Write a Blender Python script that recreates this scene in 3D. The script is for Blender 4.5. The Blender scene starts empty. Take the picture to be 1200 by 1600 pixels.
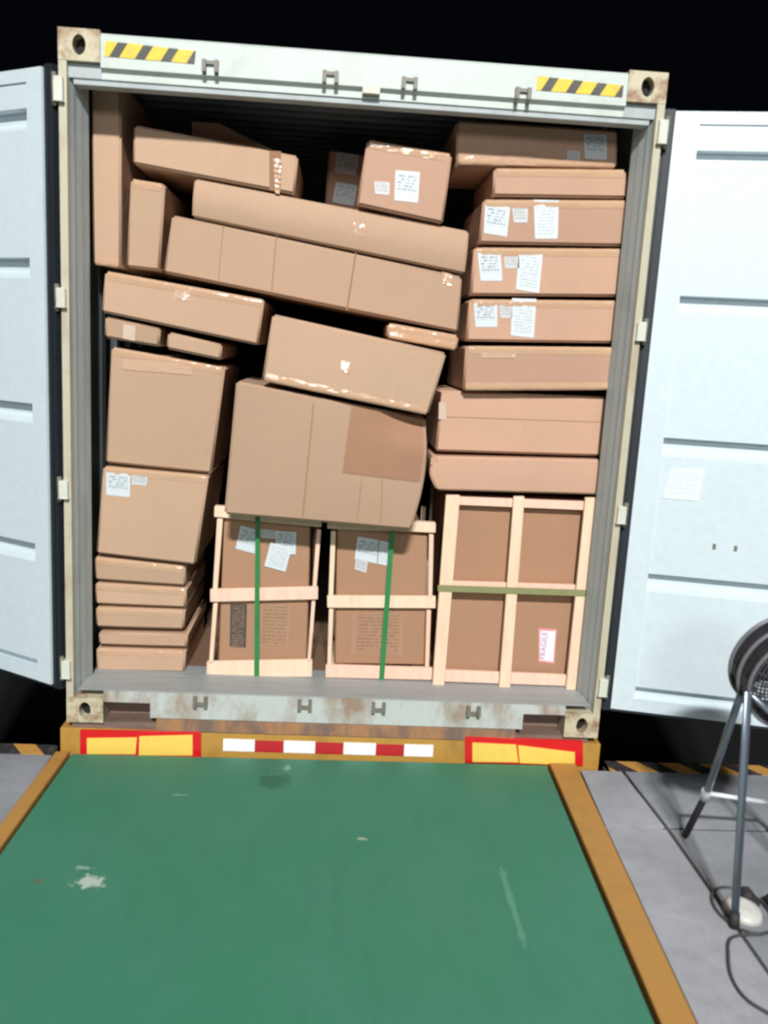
import bpy, bmesh, math, random
from mathutils import Vector, Matrix
random.seed(7)
SC = bpy.context.scene
COL = SC.collection

# ------------------------------------------------------------------ camera
cam_data = bpy.data.cameras.new('camera')
cam = bpy.data.objects.new('camera', cam_data)
COL.objects.link(cam)
cam_data.sensor_fit = 'VERTICAL'
cam_data.sensor_height = 36.0
cam_data.lens = 30.6425
cam_data.clip_start = 0.05
cam_data.dof.use_dof = True            # the phone's slightly missed focus
cam_data.dof.focus_distance = 400.0
cam_data.dof.aperture_fstop = 3.4
cam.matrix_world = Matrix([[0.997314, -0.04507, -0.057732, -0.059789], [-0.04833, 0.1873, -0.981113, -3.756855], [0.055032, 0.981268, 0.184619, 1.735053], [0.0, 0.0, 0.0, 1.0]])
SC.camera = cam

# ------------------------------------------------------------------ world (night outside the dock door)
world = bpy.data.worlds.new('night')
SC.world = world
world.use_nodes = True
world.node_tree.nodes['Background'].inputs[0].default_value = (0.5, 0.62, 1.0, 1)
world.node_tree.nodes['Background'].inputs[1].default_value = 0.0022

# ------------------------------------------------------------------ warehouse ceiling lamps and an added soft fill, behind the camera
def warehouse_light(loc, target, size, watts, color):
    d = bpy.data.lights.new('warehouse_light', 'AREA')
    d.shape = 'RECTANGLE'; d.size, d.size_y = size
    d.energy = watts; d.color = color
    o = bpy.data.objects.new('warehouse_light', d); COL.objects.link(o)
    o.location = loc
    o.rotation_euler = (Vector(target) - Vector(loc)).to_track_quat('-Z', 'Y').to_euler()
warehouse_light((-0.45, -13.0, 11.0), (0, 0, 1.0), (0.6, 0.6), 1640, (0.93, 1.0, 0.96))
warehouse_light((0.45, -13.0, 11.0), (0, 0, 1.0), (0.6, 0.6), 1760, (1.0, 0.95, 0.96))
warehouse_light((0.0, -18.0, 7.0), (0, 0, 1.0), (2.5, 2.5), 620, (0.95, 0.98, 1.0))  # soft fill added for the warehouse's ambient light, not a ceiling fixture

SC.view_settings.view_transform = 'Standard'
SC.view_settings.look = 'None'
SC.view_settings.gamma = 1.0
SC.view_settings.use_curve_mapping = False
SC.view_settings.exposure = 0.1

# ------------------------------------------------------------------ materials
def srgb(r, g, b):
    return tuple((c/255/12.92 if c/255 <= .04045 else ((c/255+.055)/1.055)**2.4) for c in (r, g, b)) + (1,)

class NT:
    def __init__(s, name):
        s.m = bpy.data.materials.new(name); s.m.use_nodes = True
        s.t = s.m.node_tree; s.b = s.t.nodes['Principled BSDF']
    def n(s, kind, **kw):
        o = s.t.nodes.new(kind)
        for k, v in kw.items(): setattr(o, k, v)
        return o
    def l(s, a, b): s.t.links.new(a, b)
    def math(s, op, a, b=None, c=None):
        o = s.n('ShaderNodeMath', operation=op)
        for i, v in enumerate((a, b, c)):
            if v is None: continue
            if isinstance(v, (int, float)): o.inputs[i].default_value = v
            else: s.l(v, o.inputs[i])
        return o.outputs[0]
    def noise(s, vec, scale, detail=3, rough=.55):
        o = s.n('ShaderNodeTexNoise'); o.inputs['Scale'].default_value = scale
        o.inputs['Detail'].default_value = detail; o.inputs['Roughness'].default_value = rough
        if vec is not None: s.l(vec, o.inputs['Vector'])
        return o.outputs['Fac']
    def mapping(s, vec, scale):
        o = s.n('ShaderNodeMapping'); o.inputs['Scale'].default_value = scale
        s.l(vec, o.inputs['Vector']); return o.outputs[0]
    def ramp(s, fac, p0, p1):
        o = s.n('ShaderNodeMapRange'); o.inputs[1].default_value = p0; o.inputs[2].default_value = p1
        s.l(fac, o.inputs[0]); return o.outputs[0]
    def mix(s, fac, a, b, mode='MIX'):
        o = s.n('ShaderNodeMix', data_type='RGBA', blend_type=mode)
        for i, v in ((0, fac), (6, a), (7, b)):
            if isinstance(v, (int, float)): o.inputs[i].default_value = v
            elif isinstance(v, tuple): o.inputs[i].default_value = v
            else: s.l(v, o.inputs[i])
        return o.outputs[2]
    def bump(s, h, strength, dist):
        o = s.n('ShaderNodeBump'); o.inputs['Strength'].default_value = strength; o.inputs['Distance'].default_value = dist
        s.l(h, o.inputs['Height']); s.l(o.outputs[0], s.b.inputs['Normal'])

def paint(name, rgb, rough=.55, dirt=None, dirt_amt=.3, dirt_scale=6, bump=.1, metal=0.0, stretch=(1, 1, 1), lo=.5, hi=.75):
    t = NT(name); co = t.n('ShaderNodeTexCoord').outputs['Object']
    v = t.mapping(co, stretch)
    big = t.noise(v, dirt_scale, 5, .65); fine = t.noise(v, dirt_scale*9, 3)
    c = srgb(*rgb)
    col = t.mix(t.math('MULTIPLY', t.ramp(big, lo, hi), dirt_amt), c, srgb(*(dirt or tuple(int(x*.7) for x in rgb))))
    col = t.mix(t.math('MULTIPLY', t.ramp(fine, .35, .75), .12), col, srgb(*[int(x*.75) for x in rgb]))
    t.l(col, t.b.inputs['Base Color']); t.b.inputs['Roughness'].default_value = rough
    t.b.inputs['Metallic'].default_value = metal
    t.bump(fine, bump, .004)
    return t.m

def cardboard(name, rgb, spread=.10):
    t = NT(name); co = t.n('ShaderNodeTexCoord').outputs['Object']
    rnd = t.n('ShaderNodeObjectInfo').outputs['Random']
    base = srgb(*rgb); dark = tuple(x*(1-spread*1.6) for x in base[:3])+(1,); lite = tuple(min(1, x*(1+spread)) for x in base[:3])+(1,)
    col = t.mix(rnd, dark, lite)
    big = t.noise(co, 2.3, 3); flute = t.noise(t.mapping(co, (160, 1, 1.5)), 1.0, 2); grain = t.noise(co, 60, 4, .7)
    col = t.mix(t.math('MULTIPLY', t.ramp(big, .35, .7), .16), col, srgb(*[int(x*.86) for x in rgb]))
    col = t.mix(t.math('MULTIPLY', t.ramp(flute, .4, .7), .05), col, srgb(*[int(x*.8) for x in rgb]))
    col = t.mix(t.math('MULTIPLY', t.ramp(grain, .4, .75), .12), col, srgb(*[int(x*.84) for x in rgb]))
    t.l(col, t.b.inputs['Base Color']); t.b.inputs['Roughness'].default_value = .72
    t.b.inputs['Specular IOR Level'].default_value = .25
    h = t.math('ADD', t.math('MULTIPLY', big, 1.0), t.math('MULTIPLY', grain, .03))
    t.bump(h, .35, .03)
    return t.m

def wood(name, rgb):
    t = NT(name); co = t.n('ShaderNodeTexCoord').outputs['Object']
    rnd = t.n('ShaderNodeObjectInfo').outputs['Random']
    g = t.noise(t.mapping(co, (30, 30, 6)), 1.0, 4, .6); g2 = t.noise(co, 3.0, 3)
    col = t.mix(t.math('MULTIPLY', t.ramp(g, .4, .7), .25), srgb(*rgb), srgb(int(rgb[0]*.85), int(rgb[1]*.72), int(rgb[2]*.62)))
    col = t.mix(t.math('MULTIPLY', rnd, .35), col, srgb(min(255, rgb[0]+4), int(rgb[1]*.9), int(rgb[2]*.88)))
    col = t.mix(t.math('MULTIPLY', t.ramp(g2, .5, .75), .12), col, srgb(190, 150, 115))
    t.l(col, t.b.inputs['Base Color']); t.b.inputs['Roughness'].default_value = .75
    t.bump(g, .15, .002)
    return t.m

def label_mat(name, paper, ink, rows=9, amt=.75, seed=0.0, top=.93, bottom=.3, wide=9.0):
    t = NT(name); uv = t.n('ShaderNodeTexCoord').outputs['UV']
    sp = t.n('ShaderNodeSeparateXYZ'); t.l(uv, sp.inputs[0]); u, v = sp.outputs[0], sp.outputs[1]
    r = t.math('MULTIPLY', v, rows)
    row = t.math('FLOOR', r); fr = t.math('FRACT', r)
    line = t.math('MULTIPLY', t.math('GREATER_THAN', fr, .28), t.math('LESS_THAN', fr, .82))
    cb = t.n('ShaderNodeCombineXYZ'); t.l(t.math('MULTIPLY', u, wide), cb.inputs[0]); t.l(t.math('MULTIPLY', row, 7.31), cb.inputs[1]); cb.inputs[2].default_value = seed
    nz = t.noise(cb.outputs[0], 2.2, 2)
    w = t.math('GREATER_THAN', nz, .46)
    edge = t.math('MULTIPLY', t.math('MULTIPLY', t.math('GREATER_THAN', u, .1), t.math('LESS_THAN', u, .9)),
                  t.math('MULTIPLY', t.math('GREATER_THAN', v, bottom), t.math('LESS_THAN', v, top)))
    m = t.math('MULTIPLY', t.math('MULTIPLY', line, w), t.math('MULTIPLY', edge, amt))
    t.l(t.mix(m, srgb(*paper), srgb(*ink)), t.b.inputs['Base Color'])
    t.b.inputs['Roughness'].default_value = .45
    return t.m

def stripe_mat(name, a, b, count, slant, duty=.5, rough=.5, phase=0.0):
    t = NT(name); uv = t.n('ShaderNodeTexCoord').outputs['UV']
    sp = t.n('ShaderNodeSeparateXYZ'); t.l(uv, sp.inputs[0])
    x = t.math('ADD', t.math('MULTIPLY', sp.outputs[0], count), t.math('MULTIPLY', sp.outputs[1], slant))
    m = t.math('LESS_THAN', t.math('FRACT', t.math('ADD', x, 40.0+phase)), duty)
    nz = t.noise(t.n('ShaderNodeTexCoord').outputs['Object'], 25, 4)
    col = t.mix(m, srgb(*b), srgb(*a))
    col = t.mix(t.math('MULTIPLY', t.ramp(nz, .5, .75), .35), col, srgb(120, 115, 105))
    t.l(col, t.b.inputs['Base Color']); t.b.inputs['Roughness'].default_value = rough
    return t.m

def deck_paint():
    t = NT('green_deck_paint'); co = t.n('ShaderNodeTexCoord').outputs['Object']
    n1 = t.noise(co, 3.0, 5, .6); n2 = t.noise(t.mapping(co, (6, 1.2, 1)), 2.0, 4); n3 = t.noise(co, 70, 3)
    col = t.mix(t.math('MULTIPLY', t.ramp(n1, .4, .7), .4), srgb(52, 122, 95), srgb(72, 128, 108))
    col = t.mix(t.math('MULTIPLY', t.ramp(n2, .5, .72), .35), col, srgb(56, 108, 90))
    col = t.mix(t.math('MULTIPLY', t.ramp(n3, .5, .8), .2), col, srgb(34, 86, 66))
    def spot(cx, cy, rx, ry, thr, colour, amt, scale=40):
        nonlocal col
        sp = t.n('ShaderNodeSeparateXYZ'); t.l(co, sp.inputs[0])
        dx = t.math('DIVIDE', t.math('SUBTRACT', sp.outputs[0], cx+.1), rx); dy = t.math('DIVIDE', t.math('SUBTRACT', sp.outputs[1], cy+.8), ry)
        d = t.math('SQRT', t.math('ADD', t.math('MULTIPLY', dx, dx), t.math('MULTIPLY', dy, dy)))
        nz = t.noise(co, scale, 4, .65)
        m = t.ramp(t.math('ADD', t.math('SUBTRACT', 1.0, d), t.math('MULTIPLY', t.math('SUBTRACT', nz, .5), 2.2)), thr, thr+.25)
        col = t.mix(t.math('MULTIPLY', m, amt), col, srgb(*colour))
    spot(-0.845, -0.985, .075, .05, .25, (190, 200, 188), .8)
    spot(-0.885, -0.905, .05, .025, .4, (170, 190, 175), .6)
    spot(-1.02, -0.985, .05, .03, .4, (110, 80, 60), .5)
    spot(0.105, -0.674, .035, .025, .35, (170, 185, 160), .7)
    spot(-0.647, -0.379, .06, .006, .35, (150, 190, 170), .7)
    spot(-0.213, -0.115, .03, .04, .35, (160, 185, 170), .5)
    spot(-0.27, -0.24, .12, .12, .35, (20, 84, 58), .6, 14)
    spot(0.62, -1.05, .02, .45, .35, (110, 165, 140), .4, 9)
    t.l(col, t.b.inputs['Base Color']); t.b.inputs['Roughness'].default_value = .55
    t.bump(n3, .25, .003)
    return t.m

def concrete(name, rgb):
    t = NT(name); co = t.n('ShaderNodeTexCoord').outputs['Object']
    n1 = t.noise(co, 2.2, 6, .65); n2 = t.noise(co, 14, 5, .7); n3 = t.noise(co, 120, 2)
    col = t.mix(t.math('MULTIPLY', t.ramp(n1, .35, .7), .5), srgb(*rgb), srgb(*[int(x*.82) for x in rgb]))
    col = t.mix(t.math('MULTIPLY', t.ramp(n2, .45, .75), .35), col, srgb(*[int(x*.72) for x in rgb]))
    col = t.mix(t.math('MULTIPLY', t.ramp(n3, .5, .8), .2), col, srgb(*[min(255, int(x*1.15)) for x in rgb]))
    n0 = t.noise(co, 1.1, 4, .6)
    col = t.mix(t.math('MULTIPLY', t.ramp(n0, .45, .62), .35), col, srgb(*[int(x*.74) for x in rgb]))
    t.l(col, t.b.inputs['Base Color']); t.b.inputs['Roughness'].default_value = .8
    t.bump(n2, .2, .004)
    return t.m

def tape_mat(name='packing_tape', rgb=(196, 160, 130)):
    t = NT(name); co = t.n('ShaderNodeTexCoord').outputs['Object']
    w = t.noise(t.mapping(co, (14, 40, 40)), 1.0, 3, .6)
    t.b.inputs['Base Color'].default_value = srgb(*rgb)
    t.b.inputs['Roughness'].default_value = .10
    t.b.inputs['Specular IOR Level'].default_value = .7
    t.bump(w, .6, .006)
    return t.m

M = dict(
    card=cardboard('cardboard', (190, 157, 131)),
    card_crate=cardboard('crate_cardboard', (172, 132, 104), .04),
    card_pink_cast=cardboard('pink_cast_cardboard', (194, 155, 131)),
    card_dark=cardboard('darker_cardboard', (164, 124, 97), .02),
    card_fold=paint('folded_cardboard_edge', (150, 112, 84), .8),
    tape=tape_mat(), film=tape_mat('glint_film', (200, 166, 140)),
    wood=wood('pale_pine', (236, 212, 184)),
    pink_wood=wood('pinkish_pine', (240, 204, 182)),
    strap=paint('green_strap', (48, 128, 72), .4, bump=.05),
    olive_strap=paint('olive_strap', (140, 140, 96), .5, bump=.05),
    label=label_mat('white_label', (206, 212, 216), (110, 125, 135)),
    label_b=label_mat('long_white_label', (212, 217, 221), (150, 160, 168), rows=12, amt=.5, seed=3.0, bottom=.1),
    label_s=label_mat('small_white_label', (200, 200, 200), (120, 125, 130), rows=5, amt=.6, seed=6.0, bottom=.2),
    label_red=paint('red_bordered_label', (226, 150, 150), .5, bump=.02, dirt_amt=.05),
    label_white=paint('white_label_face', (236, 228, 238), .5, bump=.02, dirt_amt=.05),
    ink=paint('faded_red_ink', (176, 128, 150), .6, bump=.02),
    clear=paint('sticker_film', (206, 184, 164), .3, bump=.05),
    print_dark=label_mat('printed_table', (78, 66, 62), (150, 122, 100), rows=17, amt=.8, seed=9.0, top=.98, bottom=.02),
    print_faint=label_mat('faint_printing', (172, 132, 104), (118, 90, 74), rows=12, amt=.55, seed=12.0, top=.97, bottom=.05, wide=16.0),
    grey_paint=paint('container_grey_green_paint', (194, 203, 196), .5, (150, 140, 118), .35, 5),
    sill_paint=paint('worn_sill_paint', (190, 194, 190), .55, (146, 112, 84), .85, 3.2, stretch=(1.6, 1, .8), lo=.46, hi=.64),
    post_paint=paint('cream_post_paint', (188, 181, 158), .55, (150, 112, 76), .7, 5, stretch=(1, 1, .5), lo=.5, hi=.72),
    reveal_paint=paint('blue_grey_paint', (168, 176, 176), .5, (110, 112, 110), .4, 6, stretch=(1, 1, .4)),
    casting=paint('rusty_casting_paint', (196, 186, 158), .6, (130, 78, 44), .85, 12, lo=.47, hi=.66, bump=.3),
    hole=paint('dark_cast_steel', (26, 22, 18), .8),
    inside=paint('interior_grey_paint', (128, 138, 142), .6, (90, 96, 98), .4, 4),
    plank=wood('container_floor_plank', (120, 96, 76)),
    threshold=paint('scratched_steel', (158, 162, 162), .5, (112, 104, 98), .6, 5, stretch=(.6, 14, 1)),
    keeper=paint('dull_steel_keeper', (120, 118, 106), .5, (96, 70, 48), .5, 20),
    hinge=paint('hinge_paint', (206, 208, 194), .5, (150, 120, 90), .4, 10),
    door=paint('white_door_paint', (206, 218, 223), .45, (198, 208, 210), .3, 3, bump=.03),
    sticker=label_mat('door_sticker', (222, 230, 236), (196, 206, 212), rows=7, amt=.6, seed=20.0, bottom=.1),
    gasket=paint('black_rubber', (30, 36, 42), .55),
    haz=stripe_mat('yellow_black_sticker', (236, 192, 44), (60, 62, 52), 3.5, -.30, .60, .5, -.58),
    floor_haz=stripe_mat('yellow_black_floor_paint', (196, 142, 66), (44, 40, 38), 1.0, .35, .5, .8),
    ochre=paint('ochre_bumper_paint', (186, 140, 62), .55, (130, 92, 52), .6, 6),
    rust=paint('rusty_chassis', (128, 104, 92), .7, (84, 66, 58), .8, 7, stretch=(.5, 1, 3)),
    rust_orange=paint('orange_rust', (170, 122, 84), .7, (112, 94, 88), .9, 6, lo=.42, hi=.58, stretch=(1, 1, .5)),
    red_refl=paint('red_reflector', (214, 26, 30), .35, bump=.02, dirt_amt=.1),
    red_tape=paint('red_tape', (186, 34, 42), .35, bump=.02, dirt_amt=.1),
    yellow_refl=paint('yellow_reflector', (244, 206, 96), .35, bump=.02, dirt_amt=.2),
    white_refl=paint('white_reflector', (248, 248, 248), .35, bump=.02, dirt_amt=.08),
    deck=deck_paint(),
    pit=paint('orange_yellow_kerb', (178, 130, 64), .6, (150, 110, 60), .5, 8),
    pit_dark=paint('dark_pit_steel', (40, 36, 32), .7),
    conc=concrete('dock_concrete', (146, 148, 153)),
    conc2=concrete('pale_dock_concrete', (162, 163, 168)),
    joint=concrete('joint_concrete', (72, 70, 70)),
    asphalt=concrete('yard_asphalt', (26, 27, 30)),
    tyre=paint('tyre_rubber', (24, 24, 24), .8),
    chrome=paint('grey_steel_tube', (142, 154, 166), .32, metal=.75, bump=.05, dirt_amt=.3),
    bright=paint('bright_clamp', (226, 232, 236), .3, metal=.3, bump=.05),
    fan_grey=paint('fan_grey_enamel', (120, 120, 126), .45, metal=.2, bump=.05),
    fan_dark=paint('fan_dark_enamel', (66, 64, 68), .5, bump=.05),
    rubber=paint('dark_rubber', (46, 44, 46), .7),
    cable=paint('dark_cable', (62, 64, 66), .5),
    pale=paint('pale_plastic', (206, 204, 198), .4),
)

# ------------------------------------------------------------------ mesh helpers
BASE = {}
def link(name, bm, mat, parent=None, base=None):
    """Turn a bmesh given in metres in the world into one object, its origin at `base`."""
    b = Vector(BASE[parent.name]) if parent else Vector(base if base is not None else (0, 0, 0))
    bmesh.ops.recalc_face_normals(bm, faces=bm.faces[:])
    bm.transform(Matrix.Translation(-b))
    me = bpy.data.meshes.new(name); bm.to_mesh(me); bm.free()
    me.materials.append(M[mat])
    o = bpy.data.objects.new(name, me); COL.objects.link(o)
    if parent: o.parent = parent
    else: o.location = b
    BASE[o.name] = tuple(b)
    return o
def empty(name, base):
    o = bpy.data.objects.new(name, None); COL.objects.link(o); o.location = base; o.empty_display_size = .1
    BASE[o.name] = tuple(base); return o
def tag(o, label=None, cat=None, group=None, kind=None):
    for k, v in (('label', label), ('category', cat), ('group', group), ('kind', kind)):
        if v: o[k] = v
    return o
def box(bm, x0, x1, y0, y1, z0, z1):
    v = [bm.verts.new(p) for p in ((x0, y0, z0), (x1, y0, z0), (x1, y1, z0), (x0, y1, z0), (x0, y0, z1), (x1, y0, z1), (x1, y1, z1), (x0, y1, z1))]
    for f in ((0, 1, 2, 3), (4, 5, 6, 7), (0, 1, 5, 4), (1, 2, 6, 5), (2, 3, 7, 6), (3, 0, 4, 7)): bm.faces.new([v[i] for i in f])
    return v
def B(*a):
    bm = bmesh.new(); box(bm, *a); return bm
def bevel(bm, off, seg=2, ang=.5):
    bm.normal_update()
    es = [e for e in bm.edges if len(e.link_faces) == 2 and e.calc_face_angle(0) > ang]
    r = bmesh.ops.bevel(bm, geom=es, offset=off, segments=seg, affect='EDGES', clamp_overlap=True)
    for fc in r['faces']: fc.smooth = True
def board(q, y0, y1, bev=.003):
    """A board whose face is the four (x, z) corners q (TL, TR, BR, BL), from depth y0 to y1."""
    bm = bmesh.new()
    a = [bm.verts.new((x, y0, z)) for x, z in q]; b = [bm.verts.new((x, y1, z)) for x, z in q]
    bm.faces.new(a); bm.faces.new(b[::-1])
    for i in range(4): bm.faces.new((a[i], a[(i+1) % 4], b[(i+1) % 4], b[i]))
    bmesh.ops.recalc_face_normals(bm, faces=bm.faces[:])
    if bev: bevel(bm, bev, 1)
    return bm
def sheet(q, y, thick=.0012):
    """A paper label: thin plate with UVs on it."""
    bm = board(q, y-thick, y, 0); uv = bm.loops.layers.uv.new('UVMap')
    (x0, z0), (x1, z1), (x3, z3) = q[3], q[2], q[0]
    ax, az, bx, bz = x1-x0, z1-z0, x3-x0, z3-z0; det = ax*bz-az*bx
    for fc in bm.faces:
        for lp in fc.loops:
            dx, dz = lp.vert.co.x-x0, lp.vert.co.z-z0
            lp[uv].uv = ((dx*bz-dz*bx)/det, (ax*dz-az*dx)/det)
    return bm
def tube(bm, pts, r, n=10, cap=True):
    pts = [Vector(p) for p in pts]; rings = []; up = None
    for i, p in enumerate(pts):
        d = (pts[min(i+1, len(pts)-1)] - pts[max(i-1, 0)]).normalized()
        if up is None: up = d.orthogonal().normalized()
        up = (up - d*up.dot(d)).normalized(); s = d.cross(up)
        rr = r[i] if isinstance(r, (list, tuple)) else r
        rings.append([bm.verts.new(p + (up*math.cos(2*math.pi*k/n) + s*math.sin(2*math.pi*k/n))*rr) for k in range(n)])
    for a, b in zip(rings, rings[1:]):
        for k in range(n):
            fc = bm.faces.new((a[k], a[(k+1) % n], b[(k+1) % n], b[k])); fc.smooth = True
    if cap:
        bm.faces.new(rings[0][::-1]); bm.faces.new(rings[-1])
def ring(bm, c, ax, R, r, n=40, m=8):
    ax = Vector(ax).normalized(); u = ax.orthogonal().normalized(); w = ax.cross(u); rs = []
    for i in range(n):
        a = 2*math.pi*i/n; d = u*math.cos(a)+w*math.sin(a)
        rs.append([bm.verts.new(Vector(c)+d*(R+r*math.cos(2*math.pi*k/m))+ax*r*math.sin(2*math.pi*k/m)) for k in range(m)])
    for i in range(n):
        for k in range(m):
            fc = bm.faces.new((rs[i][k], rs[(i+1) % n][k], rs[(i+1) % n][(k+1) % m], rs[i][(k+1) % m])); fc.smooth = True
def spline(pts, n=8):
    P = [Vector(p) for p in pts]; out = []
    for i in range(len(P)-1):
        a, b, c, d = P[max(i-1, 0)], P[i], P[i+1], P[min(i+2, len(P)-1)]
        for k in range(n):
            t = k/n
            out.append(.5*((2*b)+(c-a)*t+(2*a-5*b+4*c-d)*t*t+(3*b-a-3*c+d)*t**3))
    return out+[P[-1]]
def extrude_profile(prof, axis, a, b):
    """Closed profile of 2-D points swept along an axis ('x' or 'z' or 'y') from a to b."""
    bm = bmesh.new()
    def P(p, t): return {'z': (p[0], p[1], t), 'x': (t, p[0], p[1]), 'y': (p[0], t, p[1])}[axis]
    A = [bm.verts.new(P(p, a)) for p in prof]; Bv = [bm.verts.new(P(p, b)) for p in prof]
    n = len(prof)
    bm.faces.new(A); bm.faces.new(Bv[::-1])
    for i in range(n): bm.faces.new((A[i], A[(i+1) % n], Bv[(i+1) % n], Bv[i]))
    return bm

# ------------------------------------------------------------------ setting: dock floor, yard
DZ = -0.13
ground = link('ground', B(-14, 14, -.6, 30, -1.45, -1.35), 'asphalt', base=(0, 8, -1.45)); tag(ground, kind='structure')
fl = bmesh.new()
box(fl, -7, -1.27, -9, .03, -1.35, DZ-.006); box(fl, 1.345, 7, -9, .03, -1.35, DZ-.006); box(fl, 1.27, 1.344, -9, .03, -1.35, DZ-.03); box(fl, -1.27, 1.27, -9, -.05, -1.35, DZ-.06)
floor = link('floor', fl, 'joint', base=(0, -4, -1.35)); tag(floor, kind='structure')
def slab(q, mat='conc'):
    bm = bmesh.new()
    a = [bm.verts.new((x, y, DZ)) for x, y in q]; b = [bm.verts.new((x, y, DZ-.032)) for x, y in q]
    bm.faces.new(a); bm.faces.new(b[::-1])
    for i in range(4): bm.faces.new((a[i], a[(i+1) % 4], b[(i+1) % 4], b[i]))
    bmesh.ops.recalc_face_normals(bm, faces=bm.faces[:])
    return link('floor_slab', bm, mat, floor)
LX = lambda y: -1.257+(-.04-y)*.0            # outer edge of the left kerb strip
RX = lambda y: 1.125+(y+.0)*.046             # outer edge of the right kerb strip
slab([(1.134, -.072), (1.325, -.072), (1.352, -.548), (RX(-.55)+.006, -.552)], 'conc2')
slab([(RX(-.565)+.006, -.566), (1.352, -.566), (1.372, -1.9), (RX(-1.9)+.006, -1.9)], 'conc2')
slab([(1.342, -.072), (6.9, -.072), (6.9, -.548), (1.369, -.548)])
slab([(1.370, -.566), (3.2, -.566), (3.2, -1.9), (1.386, -1.9)])
slab([(3.214, -.566), (6.9, -.566), (6.9, -1.9), (3.214, -1.9)])
slab([(RX(-1.914)+.006, -1.914), (3.2, -1.914), (3.2, -8.9), (RX(-8.9)+.006, -8.9)])
slab([(-6.9, -.072), (-1.264, -.072), (-1.264, -1.2), (-6.9, -1.2)])
slab([(-6.9, -1.214), (-1.264, -1.214), (-1.264, -8.9), (-6.9, -8.9)])
def floor_stripe(x0, x1):
    bm = B(x0, x1, -.068, .028, DZ-.005, DZ+.001); uv = bm.loops.layers.uv.new('UVMap')
    for fc in bm.faces:
        for lp in fc.loops: lp[uv].uv = (lp.vert.co.x/.2, (lp.vert.co.y+.068)/.096)
    return link('hazard_stripe', bm, 'floor_haz', floor)
floor_stripe(1.275, 6.9); floor_stripe(-6.9, -1.275)

# ------------------------------------------------------------------ dock leveller
lev = tag(empty('dock_leveler', (-.1, -.8, DZ-.06)), 'green steel dock leveller plate with orange-yellow edge strips in front of the container', 'dock leveler')
def flat(q, z0, z1):
    bm = bmesh.new()
    a = [bm.verts.new((x, y, z1)) for x, y in q]; b = [bm.verts.new((x, y, z0)) for x, y in q]
    bm.faces.new(a); bm.faces.new(b[::-1])
    for i in range(4): bm.faces.new((a[i], a[(i+1) % 4], b[(i+1) % 4], b[i]))
    bmesh.ops.recalc_face_normals(bm, faces=bm.faces[:]); return bm
link('deck_plate', flat([(-1.185, -.042), (.985, -.014), (.955, -1.2), (.865, -3.4), (-1.24, -3.4), (-1.205, -.8)][:1] + [(.984, -.022), (.868, -3.4), (-1.262, -3.4)], DZ-.055, DZ-.006), 'deck', lev)
for q, nm in (([(-1.257, -.045), (-1.193, -.045), (-1.272, -3.4), (-1.345, -3.4)], 'edge_strip'), ([(.998, -.02), (1.125, -.02), (RX(-3.4), -3.4), (.886, -3.4)], 'edge_strip')):
    bm = flat(q, DZ-.055, DZ+.008); bevel(bm, .004, 1); link(nm, bm, 'pit', lev)
link('pit_bottom', flat([(-1.26, -.052), (1.13, -.052), (1.1, -3.4), (-1.26, -3.4)], DZ-.0595, DZ-.056), 'pit_dark', lev)

# ------------------------------------------------------------------ trailer under the container
tr = tag(empty('container_trailer', (0, 1, -1.35)), 'container trailer with ochre rear bumper and red, white and yellow reflectors', 'trailer')
bm = B(-1.255, 1.245, .012, .13, -.26, -.036); bevel(bm, .006, 1); link('bumper', bm, 'ochre', tr)
link('rear_crossmember', B(-1.2, 1.18, .016, .30, -.034, -.002), 'rust', tr)
bm = B(-.82, .83, .004, .0155, -.033, .026); link('rust_plate', bm, 'rust_orange', tr)
for s in (-1, 1): link('chassis_beam', B(s*.45-.08, s*.45+.08, .3, 12.2, -.42, -.01), 'rust', tr)
for y in (3.0, 6.0, 9.0, 11.9): link('crossbeam', B(-1.15, 1.15, y, y+.12, -.14, -.003), 'rust', tr)
for y in (1.6, 2.9):
    for s in (-1, 1):
        bm = bmesh.new(); bmesh.ops.create_cone(bm, cap_ends=True, segments=32, radius1=.5, radius2=.5, depth=.3, matrix=Matrix.Translation((s*1.0, y, -.85)) @ Matrix.Rotation(math.pi/2, 4, 'Y')); bevel(bm, .03, 2)
        link('wheel', bm, 'tyre', tr)
    link('axle', B(-.86, .86, y-.06, y+.06, -.9, -.78), 'rust', tr)
    for s in (-1, 1): link('axle_hanger', B(s*.45-.05, s*.45+.05, y-.05, y+.05, -.79, -.41), 'rust', tr)
def marker(q, split):
    (x0, z0), (x1, z1), (x2, z2), (x3, z3) = q
    p = link('rear_marker_plate', board(q, .000, .012, .001), 'red_refl', tr)
    return p
mk = marker([(-1.1612, -0.0406), (-0.6183, -0.0322), (-0.6159, -0.1769), (-1.1625, -0.1843)], .5)
link('yellow_panel', board([(-1.1301, -0.0769), (-0.9065, -0.0665), (-0.912, -0.1482), (-1.1307, -0.155)], -.003, .0005, 0), 'yellow_refl', mk)
link('yellow_panel', board([(-0.895, -0.0599), (-0.6557, -0.0459), (-0.6542, -0.1464), (-0.8976, -0.154)], -.003, .0005, 0), 'yellow_refl', mk)
mk = marker([(0.5972, -0.0148), (1.1532, -0.0193), (1.1656, -0.1449), (0.6068, -0.1458)], .5)
link('yellow_panel', board([(0.6322, -0.0423), (0.8373, -0.0454), (0.8569, -0.1349), (0.6394, -0.1383)], -.003, .0005, 0), 'yellow_refl', mk)
link('yellow_panel', board([(0.8466, -0.0483), (1.1191, -0.0751), (1.1254, -0.1396), (0.8632, -0.1379)], -.003, .0005, 0), 'yellow_refl', mk)
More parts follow.
